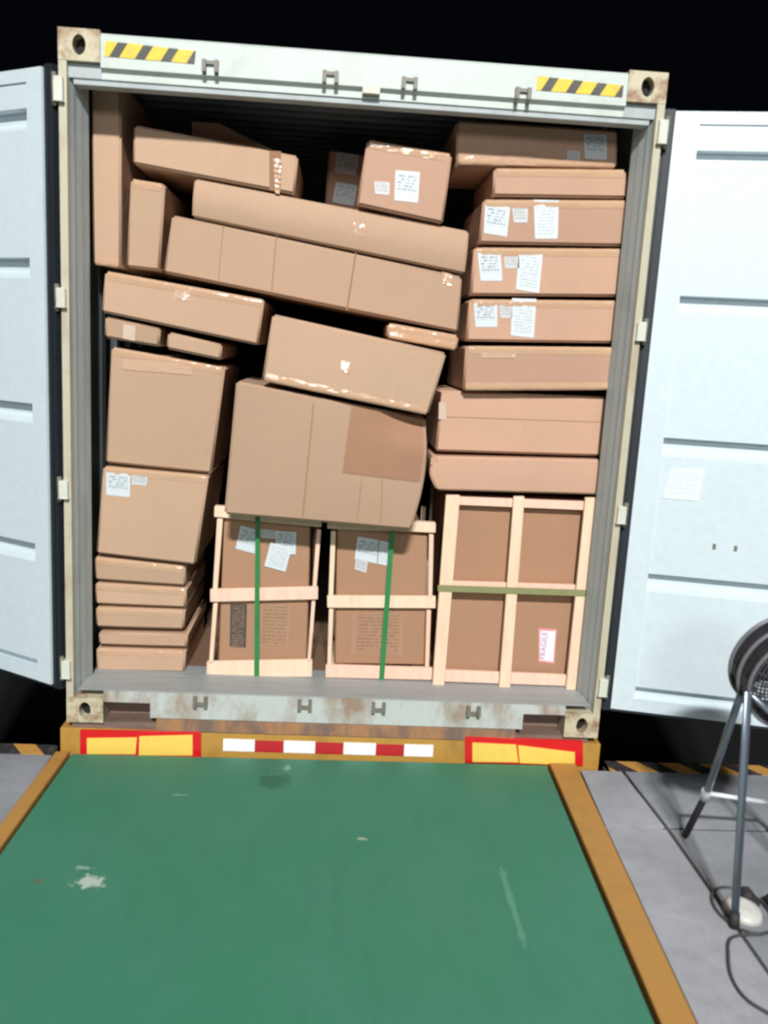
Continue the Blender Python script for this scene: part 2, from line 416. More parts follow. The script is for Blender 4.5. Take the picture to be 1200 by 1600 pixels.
tapes = [('white_refl', -.519, -.373), ('red_tape', -.373, -.241), ('white_refl', -.241, -.095), ('red_tape', -.095, .035), ('white_refl', .035, .186), ('red_tape', .186, .317), ('white_refl', .317, .454)]
for m_, x0, x1 in tapes:
    zt = -.066 if m_ == 'white_refl' else -.070
    link('reflective_tape', B(x0+.001, x1-.001, .0085, .012, -.125, zt), m_, tr)

# ------------------------------------------------------------------ shipping container
W2, H, L = 1.219, 2.896, 12.19
ct = tag(empty('shipping_container', (0, 6, 0)), 'open grey-white shipping container full of cartons, both white doors swung wide', 'container')
def casting(cx, cz):
    bm = bmesh.new(); w, h = .081, .059; n = 28; hw, hh = .026, .038
    def R(a):
        c, s = math.cos(a), math.sin(a); k = min(w/abs(c) if c else 9, h/abs(s) if s else 9); return c*k, s*k
    angs = [2*math.pi*i/n for i in range(n)] + [math.atan2(h, w), math.pi-math.atan2(h, w), math.pi+math.atan2(h, w), 2*math.pi-math.atan2(h, w)]
    angs = sorted(set(round(a, 6) for a in angs)); N = len(angs)
    y0, y1, yb = -.004, .176, .05
    O = []; I = []; D_ = []; K = []
    for a in angs:
        x, z = R(a); O.append(bm.verts.new((cx+x, y0, cz+z))); K.append(bm.verts.new((cx+x, y1, cz+z)))
        I.append(bm.verts.new((cx+hw*math.cos(a), y0, cz+hh*math.sin(a)))); D_.append(bm.verts.new((cx+hw*math.cos(a), yb, cz+hh*math.sin(a))))
    for i in range(N):
        j = (i+1) % N
        bm.faces.new((O[i], O[j], I[j], I[i])); bm.faces.new((I[i], I[j], D_[j], D_[i])); bm.faces.new((O[i], K[i], K[j], O[j]))
    bm.faces.new(D_); bm.faces.new(K)
    o = link('corner_casting', bm, 'casting', ct)
    bm = bmesh.new(); bmesh.ops.create_cone(bm, cap_ends=True, segments=20, radius1=1, radius2=1, depth=.004, matrix=Matrix.Translation((cx, .047, cz)) @ Matrix.Diagonal((hw*.98, 1, hh*.98, 1)) @ Matrix.Rotation(math.pi/2, 4, 'X'))
    link('casting_hole', bm, 'hole', o)
for sx in (-1, 1):
    casting(sx*(W2-.081), H-.059); casting(sx*(W2-.081), .059)
# header beam: bright upper face, undercut lower lip
prof = [(.0, 2.760), (.0, 2.876), (.012, 2.888), (.10, 2.888), (.10, 2.722), (.022, 2.722), (.022, 2.748)]
link('header_beam', extrude_profile(prof, 'x', -(W2-.163), W2-.163), 'grey_paint', ct)
for s in (-1, 1):
    link('header_end', B(min(s*1.056, s*1.187), max(s*1.056, s*1.187), .022, .10, 2.722, 2.777), 'reveal_paint', ct)
link('header_lip', B(-1.17, 1.17, .03, .10, 2.700, 2.7215), 'reveal_paint', ct)
# sill with the two notches beside the castings
sl = bmesh.new()
box(sl, -.848, .860, .0, .12, .030, .152); box(sl, -1.056, -.848, .0, .12, .100, .152); box(sl, .860, 1.056, .0, .12, .106, .152)
link('door_sill', sl, 'sill_paint', ct)
link('sill_plate', B(-1.168, 1.168, .004, .33, .1525, .158), 'threshold', ct)
link('notch_back', B(-1.056, -.848, .11, .14, .0, .0995), 'rust', ct)
link('notch_back', B(.860, 1.056, .11, .14, .0, .1055), 'rust', ct)
# corner posts
pp = [(1.219, 0), (1.187, 0), (1.187, .028), (1.180, .032), (1.180, .062), (1.172, .066), (1.172, .11), (1.219, .11)]
for s in (-1, 1):
    link('corner_post', extrude_profile([(s*1.219, -.002), (s*1.187, -.002), (s*1.187, .02), (s*1.219, .02)], 'z', .118, 2.778), 'post_paint', ct)
    link('post_reveal', extrude_profile([(s*x, y) for x, y in ((1.219, .0205), (1.186, .0205), (1.186, .034), (1.177, .058), (1.175, .075), (1.163, .112), (1.161, .124), (1.150, .165), (1.150, .172), (1.219, .172))], 'z', .118, 2.778), 'reveal_paint', ct)
def corrugated(side):
    pts = []; y = .175
    while y < 12.0:
        pts += [(y, 0), (y+.07, 0), (y+.138, .036), (y+.21, .036)]; y += .278
    pts.append((12.05, 0))
    return pts
for s in (-1, 1):
    bm = bmesh.new(); pr = corrugated(s)
    pr += [(12.05, .040), (.175, .040)]
    lo = [bm.verts.new((s*(1.176+d), y, .118)) for y, d in pr]; hi = [bm.verts.new((s*(1.176+d), y, 2.80)) for y, d in pr]
    for i in range(len(pr)): k = (i+1) % len(pr); bm.faces.new((lo[i], lo[k], hi[k], hi[i]))
    link('side_wall', bm, 'inside', ct)
bm = bmesh.new(); pr = []; y = .10
while y < 12.0:
    pr += [(y, 2.836), (y+.05, 2.836), (y+.065, 2.856), (y+.115, 2.856)]; y += .13
pr += [(pr[-1][0], 2.861), (.10, 2.861)]
lo = [bm.verts.new((-1.176, a, b)) for a, b in pr]; hi = [bm.verts.new((1.176, a, b)) for a, b in pr]
for i in range(len(pr)): k = (i+1) % len(pr); bm.faces.new((lo[i], lo[k], hi[k], hi[i]))
link('roof', bm, 'inside', ct)
link('end_wall', B(-1.2, 1.2, 12.06, 12.10, .0, 2.86), 'inside', ct)
for s in (-1, 1):
    link('top_rail', B(min(s*1.178, s*1.218), max(s*1.178, s*1.218), .178, 12.1, 2.80, 2.87), 'inside', ct)
    link('bottom_rail', B(min(s*1.178, s*1.218), max(s*1.178, s*1.218), .178, 12.1, .0, .117), 'inside', ct)
for k in range(6):
    x0 = -1.165+k*.3895
    link('floor_plank', B(x0, x0+.384, .332, 12.05, .125, .157), 'plank', ct)
for k in range(20): link('floor_crossmember', B(-1.17, 1.17, .4+k*.6, .46+k*.6, .0, .124), 'rust', ct)
# locking-bar keepers on the header and the sill
for x, z, sg in [(-.629, 2.79, -1), (-.154, 2.783, -1), (.163, 2.781, -1), (.624, 2.773, -1), (-.626, .12, 1), (-.155, .122, 1), (.182, .12, 1), (.62, .117, 1)]:
    bm = bmesh.new()
    for dx in (-.028, .02): box(bm, x+dx, x+dx+.016, -.028, .0, z-.022, z+.022)
    box(bm, x-.028, x+.036, -.012, .0, z-.022 if sg > 0 else z+.008, z-.008 if sg > 0 else z+.022)
    link('locking_bar_keeper', bm, 'keeper', ct)
link('centre_lug', B(-.02, .05, -.01, .022, 2.735, 2.765), 'hinge', ct)
# hazard stickers
for q in ([(-1.0357, 2.8579), (-0.6847, 2.8452), (-0.689, 2.7979), (-1.0409, 2.8016)], [(0.6835, 2.8476), (1.038, 2.8356), (1.0374, 2.7917), (0.6829, 2.7944)]):
    link('hazard_sticker', sheet(q, -.0012, .0015), 'haz', ct)
# hinge lugs on the posts
for s in (-1, 1):
    for z0, z1 in ((2.62, 2.715), (1.825, 1.905), (1.026, 1.104), (.212, .295)):
        bm = B(min(s*1.198, s*1.236), max(s*1.198, s*1.236), -.022, .03, z0, z1); bevel(bm, .004, 1)
        h = link('hinge_lug', bm, 'hinge', ct)
        bm = bmesh.new(); tube(bm, [(s*1.236, -.004, z0-.015), (s*1.236, -.004, z1+.015)], .010, 12); link('hinge_pin', bm, 'keeper', h)

# doors: local axes u (away from the hinge), w (towards the viewer), z
def door(s, hx, hy, ang, z0, z1, width, flange):
    c, sn = math.cos(ang), math.sin(ang)
    u = Vector((s*c, sn, 0)); w = Vector((s*sn, -c, 0))
    mat = Matrix(((u.x, w.x, 0, hx), (u.y, w.y, 0, hy), (0, 0, 1, 0), (0, 0, 0, 1)))
    def put(bm): bm.transform(mat); return bm
    bm = bmesh.new()
    box(bm, 0, flange, -.05, 0, z0, z1); box(bm, width-flange, width, -.05, 0, z0, z1)
    box(bm, flange+.0005, width-flange-.0005, -.05, -.001, z0, z0+.05); box(bm, flange+.0005, width-flange-.0005, -.05, -.001, z1-.05, z1)
    d = link('container_door', put(bm), 'door', ct)
    pr = [(-.008, z0+.051)]
    for zc in GROOVES:
        pr += [(-.008, zc-.065), (-.050, zc-.032), (-.050, zc+.014), (-.008, zc+.018)]
    pr.append((-.008, z1-.051))
    bm = bmesh.new()
    pr += [(-.056, z1-.051), (-.056, z0+.051)]
    a = [bm.verts.new((flange+.001, y, z)) for y, z in pr]; b = [bm.verts.new((width-flange-.001, y, z)) for y, z in pr]
    for i in range(len(pr)): k = (i+1) % len(pr); bm.faces.new((a[i], a[k], b[k], b[i]))
    link('door_panel', put(bm), 'door', d)
    bm = bmesh.new(); box(bm, -.05, -.001, -.042, -.012, z0-.015, z1+.01); box(bm, -.032, -.024, -.012, -.004, z0-.015, z1+.01)
    link('door_gasket', put(bm), 'gasket', d)
    bm = bmesh.new(); box(bm, 0, width, -.042, -.012, z0-.016, z0-.001)
    link('bottom_gasket', put(bm), 'gasket', d)
    return d, put
GROOVES = (.245, .785, 1.40, 2.005, 2.588)
dl, pl = door(-1, -1.291, .012, math.radians(31), .168, 2.752, 1.12, .085)
dr, pr_ = door(1, 1.268, .004, math.radians(-13), .146, 2.756, 1.12, .10)
bm = bmesh.new(); uvq = sheet([(.145, 1.285), (.285, 1.292), (.275, 1.150), (.125, 1.150)], 0, .002)
uvq.transform(Matrix(((1, 0, 0, 0), (0, -1, 0, -.007), (0, 0, 1, 0), (0, 0, 0, 1)))); bm.free()
link('door_sticker', pr_(uvq), 'sticker', dr)
for u0 in (.36, .45):
    bm = B(u0, u0+.014, -.008, -.0065, .94, .965); link('door_mark', pr_(bm), 'keeper', dr)

# ------------------------------------------------------------------ cartons
def lerp(a, b, t): return (a[0]+(b[0]-a[0])*t, a[1]+(b[1]-a[1])*t)
def carton(label, group, Y, q, depth=.6, tape='t', labels=(), seams=(), us=(0, 1), vs=(0, 1), off=None, mat='card', r=.010, hseam=(), name='cardboard_carton'):
    """q: front corners (TL, TR, BR, BL) as (x, z); off(u, v) = (dx, dy) moves the front grid points of a dented face."""
    g = .0025
    if off: us = (0, .03, .10, .2, .3, .4, .5, .6, .7, .8, .9, .97, 1); vs = (0, .05, .12, .2, .3, .4, .5, .6, .7, .8, .88, .95, 1)
    cx = sum(p[0] for p in q)/4; cz = sum(p[1] for p in q)/4
    wq = max(abs(q[1][0]-q[0][0]), .01); hq = max(abs(q[0][1]-q[3][1]), .01)
    q = [(cx+(x-cx)*(1-2*g/wq), cz+(z-cz)*(1-2*g/hq)) for x, z in q]
    base = (cx, Y+depth/2, min(q[2][1], q[3][1]))
    bm = bmesh.new(); G = {}
    for j, v in enumerate(vs):
        for i, u in enumerate(us):
            x, z = lerp(lerp(q[3], q[0], v), lerp(q[2], q[1], v), u)
            dx, dy = off(u, v) if off else (0, 0)
            G[i, j] = bm.verts.new((x+dx, Y+dy, z))
    nu, nv = len(us), len(vs); inner = set()
    if off: inner = {G[i, j] for i in range(1, nu-1) for j in range(1, nv-1)}
    for i in range(nu-1):
        for j in range(nv-1): bm.faces.new((G[i, j], G[i+1, j], G[i+1, j+1], G[i, j+1]))
    bk = [bm.verts.new((x, Y+depth, z)) for x, z in q]
    def surf(u, v, lift):
        x, z = lerp(lerp(q[3], q[0], v), lerp(q[2], q[1], v), u); dx, dy = off(u, v) if off else (0, 0)
        return (x+dx, Y+dy-lift, z)
    bm.faces.new(bk)
    bm.faces.new([G[i, nv-1] for i in range(nu)]+[bk[1], bk[0]])
    bm.faces.new([G[i, 0] for i in range(nu)]+[bk[2], bk[3]])
    bm.faces.new([G[0, j] for j in range(nv)]+[bk[0], bk[3]])
    bm.faces.new([G[nu-1, j] for j in range(nv)]+[bk[1], bk[2]])
    bmesh.ops.recalc_face_normals(bm, faces=bm.faces[:])
    if off:
        for fc in bm.faces:
            if inner and all(v in inner for v in fc.verts): fc.smooth = True
    bevel(bm, r, 3, .6)
    if mat == 'card' and cx > .0: mat = 'card_pink_cast'  # right-hand cartons tinted pinker to imitate the lens colour cast
    o = link(name, bm, mat, base=base); tag(o, label, 'carton', group)
    def tape_strip(p0, p1, sgn, w=.034):
        d = Vector((p1[0]-p0[0], p1[1]-p0[1])); ln = d.length; d /= ln; n = Vector((-d.y, d.x))
        if n.y*sgn < 0: n = -n
        t = .0012; prof = [(-t, -w), (-t, -w*.5)]
        for k in range(6):
            a = k/5*math.pi/2; prof.append((r-(r+t)*math.cos(a), -r+(r+t)*math.sin(a)))
        prof += [(w*.6, t), (w*1.2, t)]
        N = max(8, int(ln/.02)); bm = bmesh.new(); rows = []
        for i in range(N+1):
            s = (.012+(ln-.024)*i/N); k1 = random.uniform(0, .0011)
            rows.append([bm.verts.new((p0[0]+d.x*s+n.x*(b+(k1 if 0 < j < 9 else 0)*.7), Y+a-(k1 if 0 < j < 9 else 0)-(random.uniform(0, .0026) if 0 < j < 3 else 0), p0[1]+d.y*s+n.y*(b+(k1 if 0 < j < 9 else 0)*.7))) for j, (a, b) in enumerate(prof)])
        for a, b in zip(rows, rows[1:]):
            for k in range(len(prof)-1):
                fc = bm.faces.new((a[k], a[k+1], b[k+1], b[k])); fc.smooth = True
        link('packing_tape', bm, 'tape', o)
    SURF[o.name] = surf
    if 't' in tape: tape_strip(q[0], q[1], 1)
    if 'b' in tape: tape_strip(q[3], q[2], -1)
    for kind, lq in labels:
        link('shipping_label', sheet(lq, Y-.0006, .0012), kind, o)
    for a, b, w in seams:
        d = Vector((b[0]-a[0], b[1]-a[1])); n = Vector((-d.y, d.x)).normalized()*w/2
        link('flap_seam', board([(a[0]-n.x, a[1]-n.y), (a[0]+n.x, a[1]+n.y), (b[0]+n.x, b[1]+n.y), (b[0]-n.x, b[1]-n.y)], Y-.0008, Y+.001, 0), 'card_fold', o)
    return o
def film(o, q, Y, n=7):
    """A crinkled scrap of clear tape on a carton's face."""
    bm = bmesh.new(); g = []
    hh = math.hypot(q[0][0]-q[3][0], q[0][1]-q[3][1])/n
    for j in range(n):
        for f_, w_ in ((.02, 1), (.85, 0)):
            v = (j+f_)/n; row = []
            for i in range(n+1):
                u = i/n; x, z = lerp(lerp(q[3], q[0], v), lerp(q[2], q[1], v), u)
                row.append(bm.verts.new((x, Y-.0012-w_*hh*random.uniform(.12, .42)-random.uniform(0, .0006), z)))
            g.append(row)
    for j in range(len(g)-1):
        for i in range(n): bm.faces.new((g[j][i], g[j][i+1], g[j+1][i+1], g[j+1][i]))
    return link('glint_tape', bm, 'film', o)
SURF = {}
GL, GM, GR = 'cartons stacked on the left side', 'cartons stacked in the middle', 'cartons stacked on the right side'
Y1, Y2, Y3 = .25, .23, .20

carton('tall upright carton standing in the upper left corner of the container', GL, Y1, [(-1.1676, 2.7932), (-1.0347, 2.7898), (-1.0351, 2.0127), (-1.1621, 2.0214)], tape='b')
carton('narrow upright carton with rounded top, next to the tall corner carton', GL, Y1, [(-0.9996, 2.3939), (-0.8469, 2.38), (-0.8687, 2.0116), (-1.0185, 2.0191)])
cC = carton('topmost long carton at upper left, its loose flap sticking up', GM, Y1, [(-0.9864, 2.6152), (-0.2789, 2.5321), (-0.2895, 2.3676), (-0.9915, 2.4519)], tape='', seams=[((-0.3813, 2.5437), (-0.3761, 2.3808), .05)])
link('loose_flap', board([(-0.7806, 2.6958), (-0.6596, 2.6957), (-0.4013, 2.5942), (-0.7797, 2.6301)], .50, .506, 0), 'card', cC)
cD = carton('long flat carton tilted under the topmost one, creased lengthwise', GM, Y1, [(-0.7269, 2.414), (0.4864, 2.2649), (0.4803, 2.0747), (-0.7355, 2.2491)], tape='', depth=.48, off=lambda u, v: (0, -.016*math.sin(math.pi*v)))
cE = carton('very long wide carton with vertical flap seams, across the upper middle', GM, Y1, [(-0.821, 2.2572), (0.4692, 2.0685), (0.4697, 1.8185), (-0.8575, 2.0069)], tape='', seams=[((-0.3645, 2.194), (-0.3791, 1.9414), .004), ((-0.0131, 2.1418), (-0.0409, 1.8912), .007), ((-0.5966, 2.2229), (-0.614, 1.9773), .003)])
carton('small flat carton wrapped in clear tape under the right end of the very long carton', GM, Y1, [(0.1424, 1.851), (0.4732, 1.8101), (0.4696, 1.7385), (0.1406, 1.7802)], tape='tb', depth=.4)
cG = carton('squarish carton with two white labels sitting alone on top of the pile', GM, .215, [(0.01, 2.6113), (0.3858, 2.5761), (0.364, 2.2828), (-0.0233, 2.339)], tape='t', depth=.5,
       labels=[('label', [(0.1409, 2.492), (0.2466, 2.491), (0.2462, 2.3638), (0.1424, 2.368)]), ('label_s', [(0.052, 2.4416), (0.1188, 2.4406), (0.119, 2.3877), (0.0576, 2.3892)])])
carton('dim carton with two grey labels in the shadow behind the squarish top carton', GM, .75, [(-0.1649, 2.6732), (0.2345, 2.64), (0.2396, 2.2382), (-0.1765, 2.2833)], tape='',
       labels=[('label', [(-0.1206, 2.6584), (-0.0141, 2.6505), (-0.0252, 2.5578), (-0.1321, 2.5658)]), ('label', [(-0.1207, 2.5219), (-0.0166, 2.5106), (-0.0276, 2.4137), (-0.1353, 2.4251)])])

# left stack
cL1 = carton('long carton tilted down to the right, over two small cartons on the left', GL, .17, [(-1.0888, 1.9975), (-0.3998, 1.9139), (-0.4218, 1.7123), (-1.106, 1.8192)])
carton('small flat carton with a shiny sticker, at the left wall under the long tilted carton', GL, .195, [(-1.0962, 1.8098), (-0.8503, 1.7688), (-0.8579, 1.6827), (-1.0994, 1.7108)], tape='', labels=[('clear', [(-1.0136, 1.7761), (-0.9611, 1.7681), (-0.9637, 1.7046), (-1.0164, 1.7127)])])
carton('small flat carton without sticker, beside the stickered one under the long tilted carton', GL, .195, [(-0.8224, 1.7566), (-0.5816, 1.7118), (-0.5857, 1.6391), (-0.8328, 1.6785)], tape='')
cL3 = carton('large squarish carton with shiny taped top edge in the middle of the left stack', GL, .25, [(-1.0831, 1.6758), (-0.5725, 1.6132), (-0.6263, 1.1213), (-1.1133, 1.1481)])
carton('large squarish carton with a white label and a small label at its upper left', GL, Y1-.02, [(-1.1167, 1.1389), (-0.635, 1.1179), (-0.6895, 0.6894), (-1.1507, 0.7247)],
       labels=[('label', [(-1.0997, 1.1103), (-0.9905, 1.1097), (-0.9933, 0.9999), (-1.1, 1.0068)]), ('label_s', [(-0.9819, 1.116), (-0.9128, 1.1134), (-0.9183, 1.057), (-0.9847, 1.0597)])])
carton('flat carton directly under the large labelled carton of the left stack', GL, Y1, [(-1.165, 0.71), (-0.7401, 0.6791), (-0.7359, 0.5798), (-1.1628, 0.593)])
carton('flat carton second below the large labelled carton of the left stack', GL, Y1, [(-1.1629, 0.5837), (-0.7328, 0.5736), (-0.7345, 0.4731), (-1.1606, 0.4748)])
carton('flat carton third below the large labelled carton of the left stack', GL, Y1, [(-1.1607, 0.4654), (-0.7374, 0.4667), (-0.7421, 0.3651), (-1.1583, 0.3616)])
carton('thin carton on the lowest carton of the left stack', GL, Y1, [(-1.1465, 0.3431), (-0.7238, 0.3499), (-0.7259, 0.2763), (-1.1469, 0.2731)], tape='')
carton('lowest carton of the left stack, standing on the container floor', GL, Y1, [(-1.1589, 0.2631), (-0.7318, 0.2664), (-0.7364, 0.1501), (-1.1596, 0.1444)])

# middle
cJ = carton('wide carton tilted to the right with a bright glint on its front face', GM, .0, [(-0.3542, 1.8532), (0.3931, 1.7306), (0.3313, 1.4579), (-0.3913, 1.5699)], tape='b')
def crushed(u, v):
    s = lambda a, b, x: (lambda k: k*k*(3-2*k))(min(1, max(0, (x-a)/(b-a))))
    return (.026*math.sin(math.pi*v)*s(.7, 1, u), .075*s(.66, .95, u)*s(.72, 1, v) - .010*math.sin(math.pi*u)*math.sin(math.pi*v) + .006*s(.52, .60, u)*s(.36, .44, v))
cK = carton('biggest crumpled carton, resting on two wooden crates, dented at its right', GM, .03, [(-0.5025, 1.5655), (0.3326, 1.4417), (0.2903, 0.9441), (-0.5418, 0.9786)], tape='', off=crushed)
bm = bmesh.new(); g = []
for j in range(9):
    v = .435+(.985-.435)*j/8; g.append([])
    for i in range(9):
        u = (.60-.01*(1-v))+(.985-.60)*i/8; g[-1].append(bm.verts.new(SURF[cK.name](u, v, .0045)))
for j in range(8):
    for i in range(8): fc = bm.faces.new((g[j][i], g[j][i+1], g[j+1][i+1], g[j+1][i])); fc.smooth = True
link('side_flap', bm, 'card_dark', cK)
for u0, u1, wd in ((.405, .415, .009), (.70, .705, .005), (.80, .83, .005)):
    top = .95 if u0 < .6 else .42
    bm = bmesh.new(); f_ = SURF[cK.name]
    g = [[bm.verts.new(f_(u0+(u1-u0)*(1-j/8)+s, .03+(top-.03)*j/8, .0012)) for s in (-wd/2, wd/2)] for j in range(9)]
    for j in range(8): bm.faces.new((g[j][0], g[j][1], g[j+1][1], g[j+1][0]))
    link('crease', bm, 'card_dark', cK)

# right stack
cR1 = carton('top right carton under the container roof, with two labels at its right end', GR, Y3+.02, [(0.3906, 2.7153), (1.1017, 2.721), (1.1128, 2.5634), (0.4008, 2.5308)], tape='b',
       labels=[('label', [(0.9489, 2.6952), (1.0505, 2.6966), (1.0611, 2.5946), (0.9646, 2.5936)]), ('label_s', [(0.8825, 2.6226), (0.939, 2.6236), (0.9439, 2.5738), (0.887, 2.5754)])])
carton('short unlabelled carton second from the top of the right stack', GR, Y3, [(0.5631, 2.5269), (1.1496, 2.5594), (1.1628, 2.4377), (0.5669, 2.4082)])
carton('right stack carton with separate square, small and tall labels spread apart', GR, Y3, [(0.5257, 2.395), (1.1662, 2.4325), (1.1847, 2.2361), (0.5203, 2.2068)],
       labels=[('label', [(0.5384, 2.3771), (0.6491, 2.3681), (0.6451, 2.2441), (0.5422, 2.2541)]), ('label_s', [(0.6577, 2.3659), (0.7283, 2.3676), (0.7306, 2.3087), (0.6713, 2.3051)]), ('label_b', [(0.7504, 2.4064), (0.8606, 2.4107), (0.8699, 2.2497), (0.7704, 2.2436)])])
carton('right stack carton fourth from the top, its tall label leaning right', GR, Y3, [(0.5015, 2.1921), (1.1855, 2.2279), (1.2024, 2.019), (0.4999, 1.9839)],
       labels=[('label', [(0.5203, 2.1688), (0.6225, 2.1722), (0.6405, 2.0556), (0.5436, 2.0499)]), ('label_s', [(0.6406, 2.1597), (0.706, 2.1636), (0.7101, 2.1146), (0.6475, 2.1109)]), ('label_b', [(0.7039, 2.188), (0.8104, 2.1808), (0.8081, 2.0128), (0.7035, 2.0234)])])
carton('right stack carton fifth from the top, labels touching in a row at its left', GR, Y3, [(0.498, 1.97), (1.1807, 2.0038), (1.1952, 1.8129), (0.4945, 1.7826)],
       labels=[('label', [(0.5193, 1.9546), (0.6254, 1.9579), (0.6336, 1.855), (0.5358, 1.8495)]), ('label_s', [(0.6346, 1.9501), (0.692, 1.9534), (0.6966, 1.8978), (0.6448, 1.8949)]), ('label_b', [(0.6895, 1.9838), (0.7988, 1.9873), (0.8023, 1.8166), (0.6971, 1.822)])])
cR6 = carton('unlabelled carton with shiny tape at its top edge, overhanging in the right stack', GR, Y3-.03, [(0.4915, 1.7655), (1.1872, 1.7982), (1.199, 1.6048), (0.4917, 1.5647)], tape='tb')
carton('deep carton with a lid line, second above the big crate at right', GR, Y3+.03, [(0.406, 1.5629), (1.1796, 1.5715), (1.1934, 1.2932), (0.3926, 1.2777)], tape='', seams=[((0.3995, 1.4403), (1.1828, 1.4539), .003)],
       labels=[('clear', [(0.398, 1.5073), (0.4304, 1.5061), (0.4358, 1.4275), (0.4003, 1.4286)])])
carton('carton lying directly on the big crate at right, its left end bulging', GR, Y3, [(0.3874, 1.2634), (1.1792, 1.2844), (1.1875, 1.1162), (0.41, 1.1008)], tape='', off=lambda u, v: (-.028*math.sin(math.pi*v)*max(0, 1-u*5), -.003*math.sin(math.pi*v)),
       labels=[('tape', [(1.1385, 1.2705), (1.1732, 1.2841), (1.1794, 1.2245), (1.1442, 1.2138)]), ('tape', [(0.376, 1.2569), (0.4055, 1.2584), (0.4078, 1.223), (0.3725, 1.2212)])])

for o, y, qq in ((cC, .25, [(-0.3887, 2.5171), (-0.3499, 2.5117), (-0.3562, 2.3661), (-0.3757, 2.3702)]), (cJ, .0, [(-0.0542, 1.6766), (-0.0158, 1.6707), (-0.019, 1.6221), (-0.0546, 1.6283)]), (cE, .25, [(0.3729, 2.085), (0.4196, 2.0767), (0.4173, 2.0265), (0.3794, 2.0327)]),
                 (cD, .237, [(-0.0307, 2.2667), (0.023, 2.262), (0.0227, 2.2133), (-0.0255, 2.2185)]), (cL1, .17, [(-0.7892, 1.9455), (-0.7233, 1.9385), (-0.7281, 1.8896), (-0.7914, 1.8968)]), (cR1, .22, [(0.6143, 2.5972), (0.7434, 2.6003), (0.7478, 2.5505), (0.6184, 2.5474)]),
                 (cL3, .25, [(-1.0297, 1.6253), (-0.7237, 1.6136), (-0.7231, 1.5681), (-1.0297, 1.5772)]), (cR6, .17, [(0.5648, 1.7471), (0.7202, 1.7528), (0.7228, 1.7219), (0.5671, 1.7162)])):
    film(o, qq, y)  # scraps placed and pleated to throw glints from the lamps

# ------------------------------------------------------------------ wooden crates
GC = 'wooden crates on the container floor'
def crate(label, Y, box_q, bars, depth, base, extra_depth=.05):
    root = tag(empty('wooden_crate', base), label, 'crate', GC)
    bm = board(box_q, Y+extra_depth, Y+depth-.03, .008); c = link('inner_carton', bm, 'card_crate', root)
    for kind, qq, y0, y1, mt in bars: link(kind, board(qq, Y+y0, Y+y1, .003), mt, root)
    xs = [p[0] for p in box_q]; zs = [p[1] for p in box_q]
    # back frame and skids
    for x in (min(xs)-.012, max(xs)-.01): link('back_post', B(x, x+.025, Y+depth-.028, Y+depth, min(zs)-.02, max(zs)+.01), 'wood', root)
    for x in (min(xs), max(xs)-.06): link('skid', B(x, x+.06, Y+.05, Y+depth-.03, .159, max(.175, min(zs)-.002)), 'wood', root)
    return root, c
def crate_small(label, Y, inner, bars, strap, labels, prints, base):
    root, c = crate(label, Y, inner, bars, .62, base, .03)
    link('strap', board(strap, Y-.004, Y-.001, 0), 'strap', root)
    for k, lq in labels: link('shipping_label', sheet(lq[0], Y+.0293-.0012*lq[1], .0012), k, c)
    for k, lq in prints: link('printed_text', sheet(lq, Y+.0293, .0006), k, c)
    return root
crate_small('open pine crate at left with a straight green strap and scattered white labels', Y2,
    [(-0.5679, 0.9207), (-0.1651, 0.8962), (-0.1542, 0.2261), (-0.5834, 0.2037)],
    [('top_rail', [(-.609, .977), (-.114, .966)]+[(-0.1136, 0.8986), (-0.611, 0.9246)], .0, .04, 'wood'),
     ('mid_rail', [(-0.6223, 0.5777), (-0.1167, 0.6111), (-0.1141, 0.5484), (-0.6212, 0.5152)], .0, .022, 'pink_wood'),
     ('bottom_rail', [(-0.631, 0.2197), (-0.1294, 0.248), (-0.1259, 0.1605), (-0.6327, 0.1422)], .0, .022, 'wood'),
     ('post', [(-0.5963, 0.9179), (-0.5697, 0.9161), (-0.5866, 0.576), (-0.6105, 0.575)], .0, .03, 'wood'), ('post', [(-0.1345, 0.8869), (-0.1135, 0.8848), (-0.1231, 0.6047), (-0.1442, 0.6038)], .0, .03, 'pink_wood'),
     ('post', [(-0.6063, 0.5092), (-0.5853, 0.5101), (-0.6007, 0.2126), (-0.622, 0.2118)], .0, .03, 'wood'), ('post', [(-0.1446, 0.5375), (-0.1264, 0.5382), (-0.1359, 0.2395), (-0.1544, 0.2388)], .0, .03, 'pink_wood')],
    [(-0.4203, 0.9583), (-0.3997, 0.9562), (-0.3798, 0.1529), (-0.4042, 0.152)],
    [('label', ([(-0.49, 0.8846), (-0.3942, 0.8644), (-0.4088, 0.7497), (-0.5111, 0.773)], 1)), ('label_s', ([(-0.3974, 0.8734), (-0.3137, 0.868), (-0.3154, 0.8279), (-0.3962, 0.8305)], 1)), ('label', ([(-0.3286, 0.8673), (-0.2299, 0.8656), (-0.2289, 0.7575), (-0.319, 0.7536)], 2)), ('label_b', ([(-0.3478, 0.8111), (-0.2482, 0.7908), (-0.2741, 0.6714), (-0.3743, 0.6952)], 3))],
    [('print_dark', [(-0.5289, 0.5005), (-0.4504, 0.5037), (-0.4509, 0.2863), (-0.5272, 0.2899)]), ('print_faint', [(-0.3869, 0.5062), (-0.2411, 0.5058), (-0.2488, 0.2875), (-0.3929, 0.2885)])], (-0.402, 0.54, 0.158))
